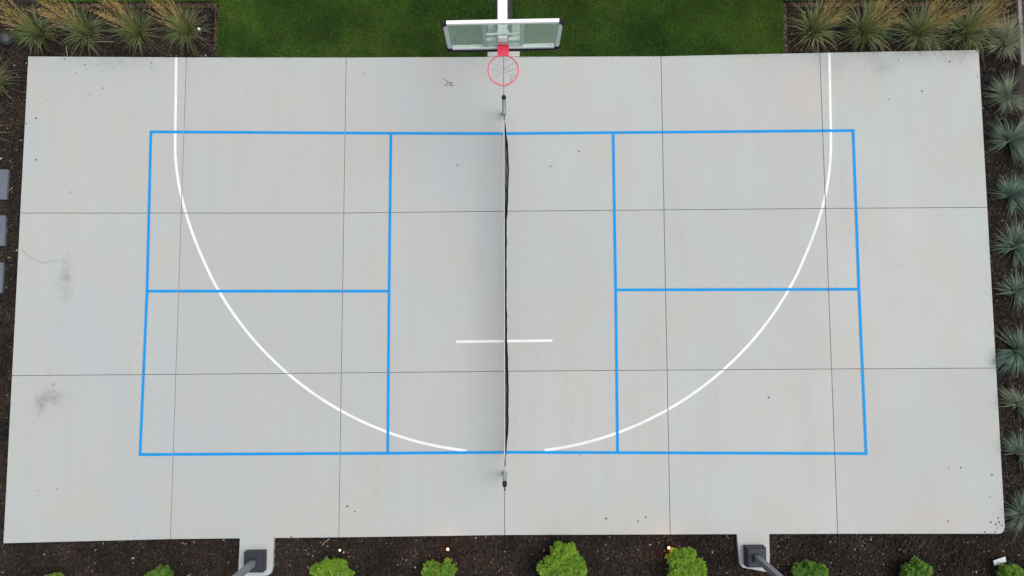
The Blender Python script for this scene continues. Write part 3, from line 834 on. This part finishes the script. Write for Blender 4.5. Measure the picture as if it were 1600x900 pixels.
# pale plate on a short stake, bottom right
root = empty('marker_plate', (9.09, -5.01, GZ)); tag(root, 'small pale rectangular plate standing in the mulch at the bottom right', 'plate')
mb = MB(); mb.box((0, 0, .11), (.235, .105, .012), .003, Matrix.Rotation(R(18), 3, 'Z') @ Matrix.Rotation(R(14), 3, 'X')); mb.build('plate', M['plate'], root)
mb = MB(); mb.tube([(0, 0, -.05), (0, 0, .105)], .008, 6); mb.build('stake', M['charcoal'], root)

# white-tipped thin stake beside the lawn
root = empty('irrigation_stake', (-5.85, 5.06, GZ)); tag(root, 'thin bent grey stake with a white tip in mulch beside the lawn', 'stake')
mb = MB(); mb.tube([(-.42, -.20, .015), (-.25, -.16, .02), (-.12, -.10, .06), (-.02, -.01, .13)], .0035, 5); mb.build('tube', M['twig'], root)
mb = MB(); mb.lathe([(.014, .0), (.024, .012), (.026, .04), (.016, .052)], 10, (-.01, 0, .12)); mb.build('cap', M['white_plastic'], root)

# dry twig on the concrete near the hoop
mb = MB()
for pts in ([(-1.15, 4.11), (-1.06, 4.03), (-.96, 3.96)], [(-1.13, 3.965), (-1.05, 3.975), (-.965, 3.955)], [(-1.12, 3.96), (-1.075, 4.0), (-1.06, 4.035)], [(-1.055, 4.02), (-1.0, 4.015), (-.955, 4.02)], [(-1.01, 3.99), (-.985, 4.03)]):
    mb.tube([(x, y, .006+random.uniform(0, .004)) for x, y in pts], .0035, 5)
tag(mb.build('twig', M['twig']), 'small branched dry twig on the concrete left of the hoop', 'twig')

# dry straws in the beds, each one a bent stalk
def straw(p, label):
    mb = MB(); mb.tube([(x, y, GZ+.035+.01*(i % 2)) for i, (x, y) in enumerate(p)], .006, 5)
    tag(mb.build('straw', mat_straw), label, 'straw', 'dry straws lying in the mulch')
mat_straw = mat_simple('straw', (.36, .32, .22), .8)
straw([(-3.35, -4.71), (-3.29, -4.64), (-3.21, -4.59)], 'bent dry straw in the near bed above the rounded lime shrub')
straw([(-7.99, 4.86), (-7.78, 4.855), (-7.56, 4.86)], 'straight dry straw between the second and third tall grasses of the left bed')
straw([(-8.47, 4.76), (-8.465, 4.68), (-8.44, 4.575)], 'short dry straw touching the court edge in the top left bed')

# crumbs of bark and dry leaf blown onto the concrete
crumbs = [(-8.52, 4.49), (-8.47, 4.5), (-8.08, 4.38), (-7.83, 4.37), (-8.03, 4.3), (-7.53, 4.31), (-8.24, 4.22), (-6.79, 4.42), (-6.79, 4.32), (-8.79, 3.68), (-7.1, 3.39), (-7.71, 3.92), (-7.94, 3.79), (-7.86, 3.41), (-8.96, 3.33), (-6.19, 3.74), (-9.15, 3.23), (7.01, 4.23), (7.68, 4.46), (8.11, 3.83), (7.17, 3.45), (7.46, 3.67), (8.67, 4.42), (8.27, -3.33), (8.49, -3.33), (9.06, -3.46), (9.0, -3.86), (8.2, -4.3), (9.04, -4.17), (9.13, -4.25), (8.99, -4.32), (9.08, -4.36), (9.11, -4.4), (9.15, -4.32), (9.1, -4.44), (9.06, -4.5), (8.87, -4.5), (8.77, -4.51), (9.19, -4.38), (-8.59, -3.69), (-8.24, -3.66), (-6.78, -4.52), (-2.74, -4.09), (-2.88, -3.99), (-3.9, -4.54), (2.48, -4.28), (2.62, -4.21), (1.89, -4.23), (1.42, -3.09), (4.96, -2.03), (-2.69, 4.2), (-8.24, 1.89), (-8.92, 2.52), (9.13, -.08), (1.46, 2.66), (.91, 2.37), (-.87, 2.4), (9.22, 4.62), (9.2, 4.12)]
random.seed(3)
for i in range(70):                                  # more of it along the bed edges
    q = min(.5, abs(random.gauss(0, .05))); u = random.random()
    crumbs.append(random.choice([(-9.17+q, -4.5+9*u), (9.23-q, -4.4+9*u), (-9.1+18.2*u, -4.50+q), (-9.1+3.4*u, 4.53-q), (5.6+3.5*u, 4.59-q)]))
mb = MB()
for (x, y) in crumbs:
    a = random.uniform(.007, .017)*(1 if crumbs.index((x, y)) < 59 else .45); mb.box((x, y, .006), (a*2, a*random.uniform(.8, 1.6), .010), .003, Matrix.Rotation(random.uniform(0, 3), 3, 'Z'))
tag(mb.build('bark_crumbs', mat_simple('crumb', (.055, .045, .038), .9)), 'scattered dark bark crumbs on the concrete', 'debris', kind='stuff')
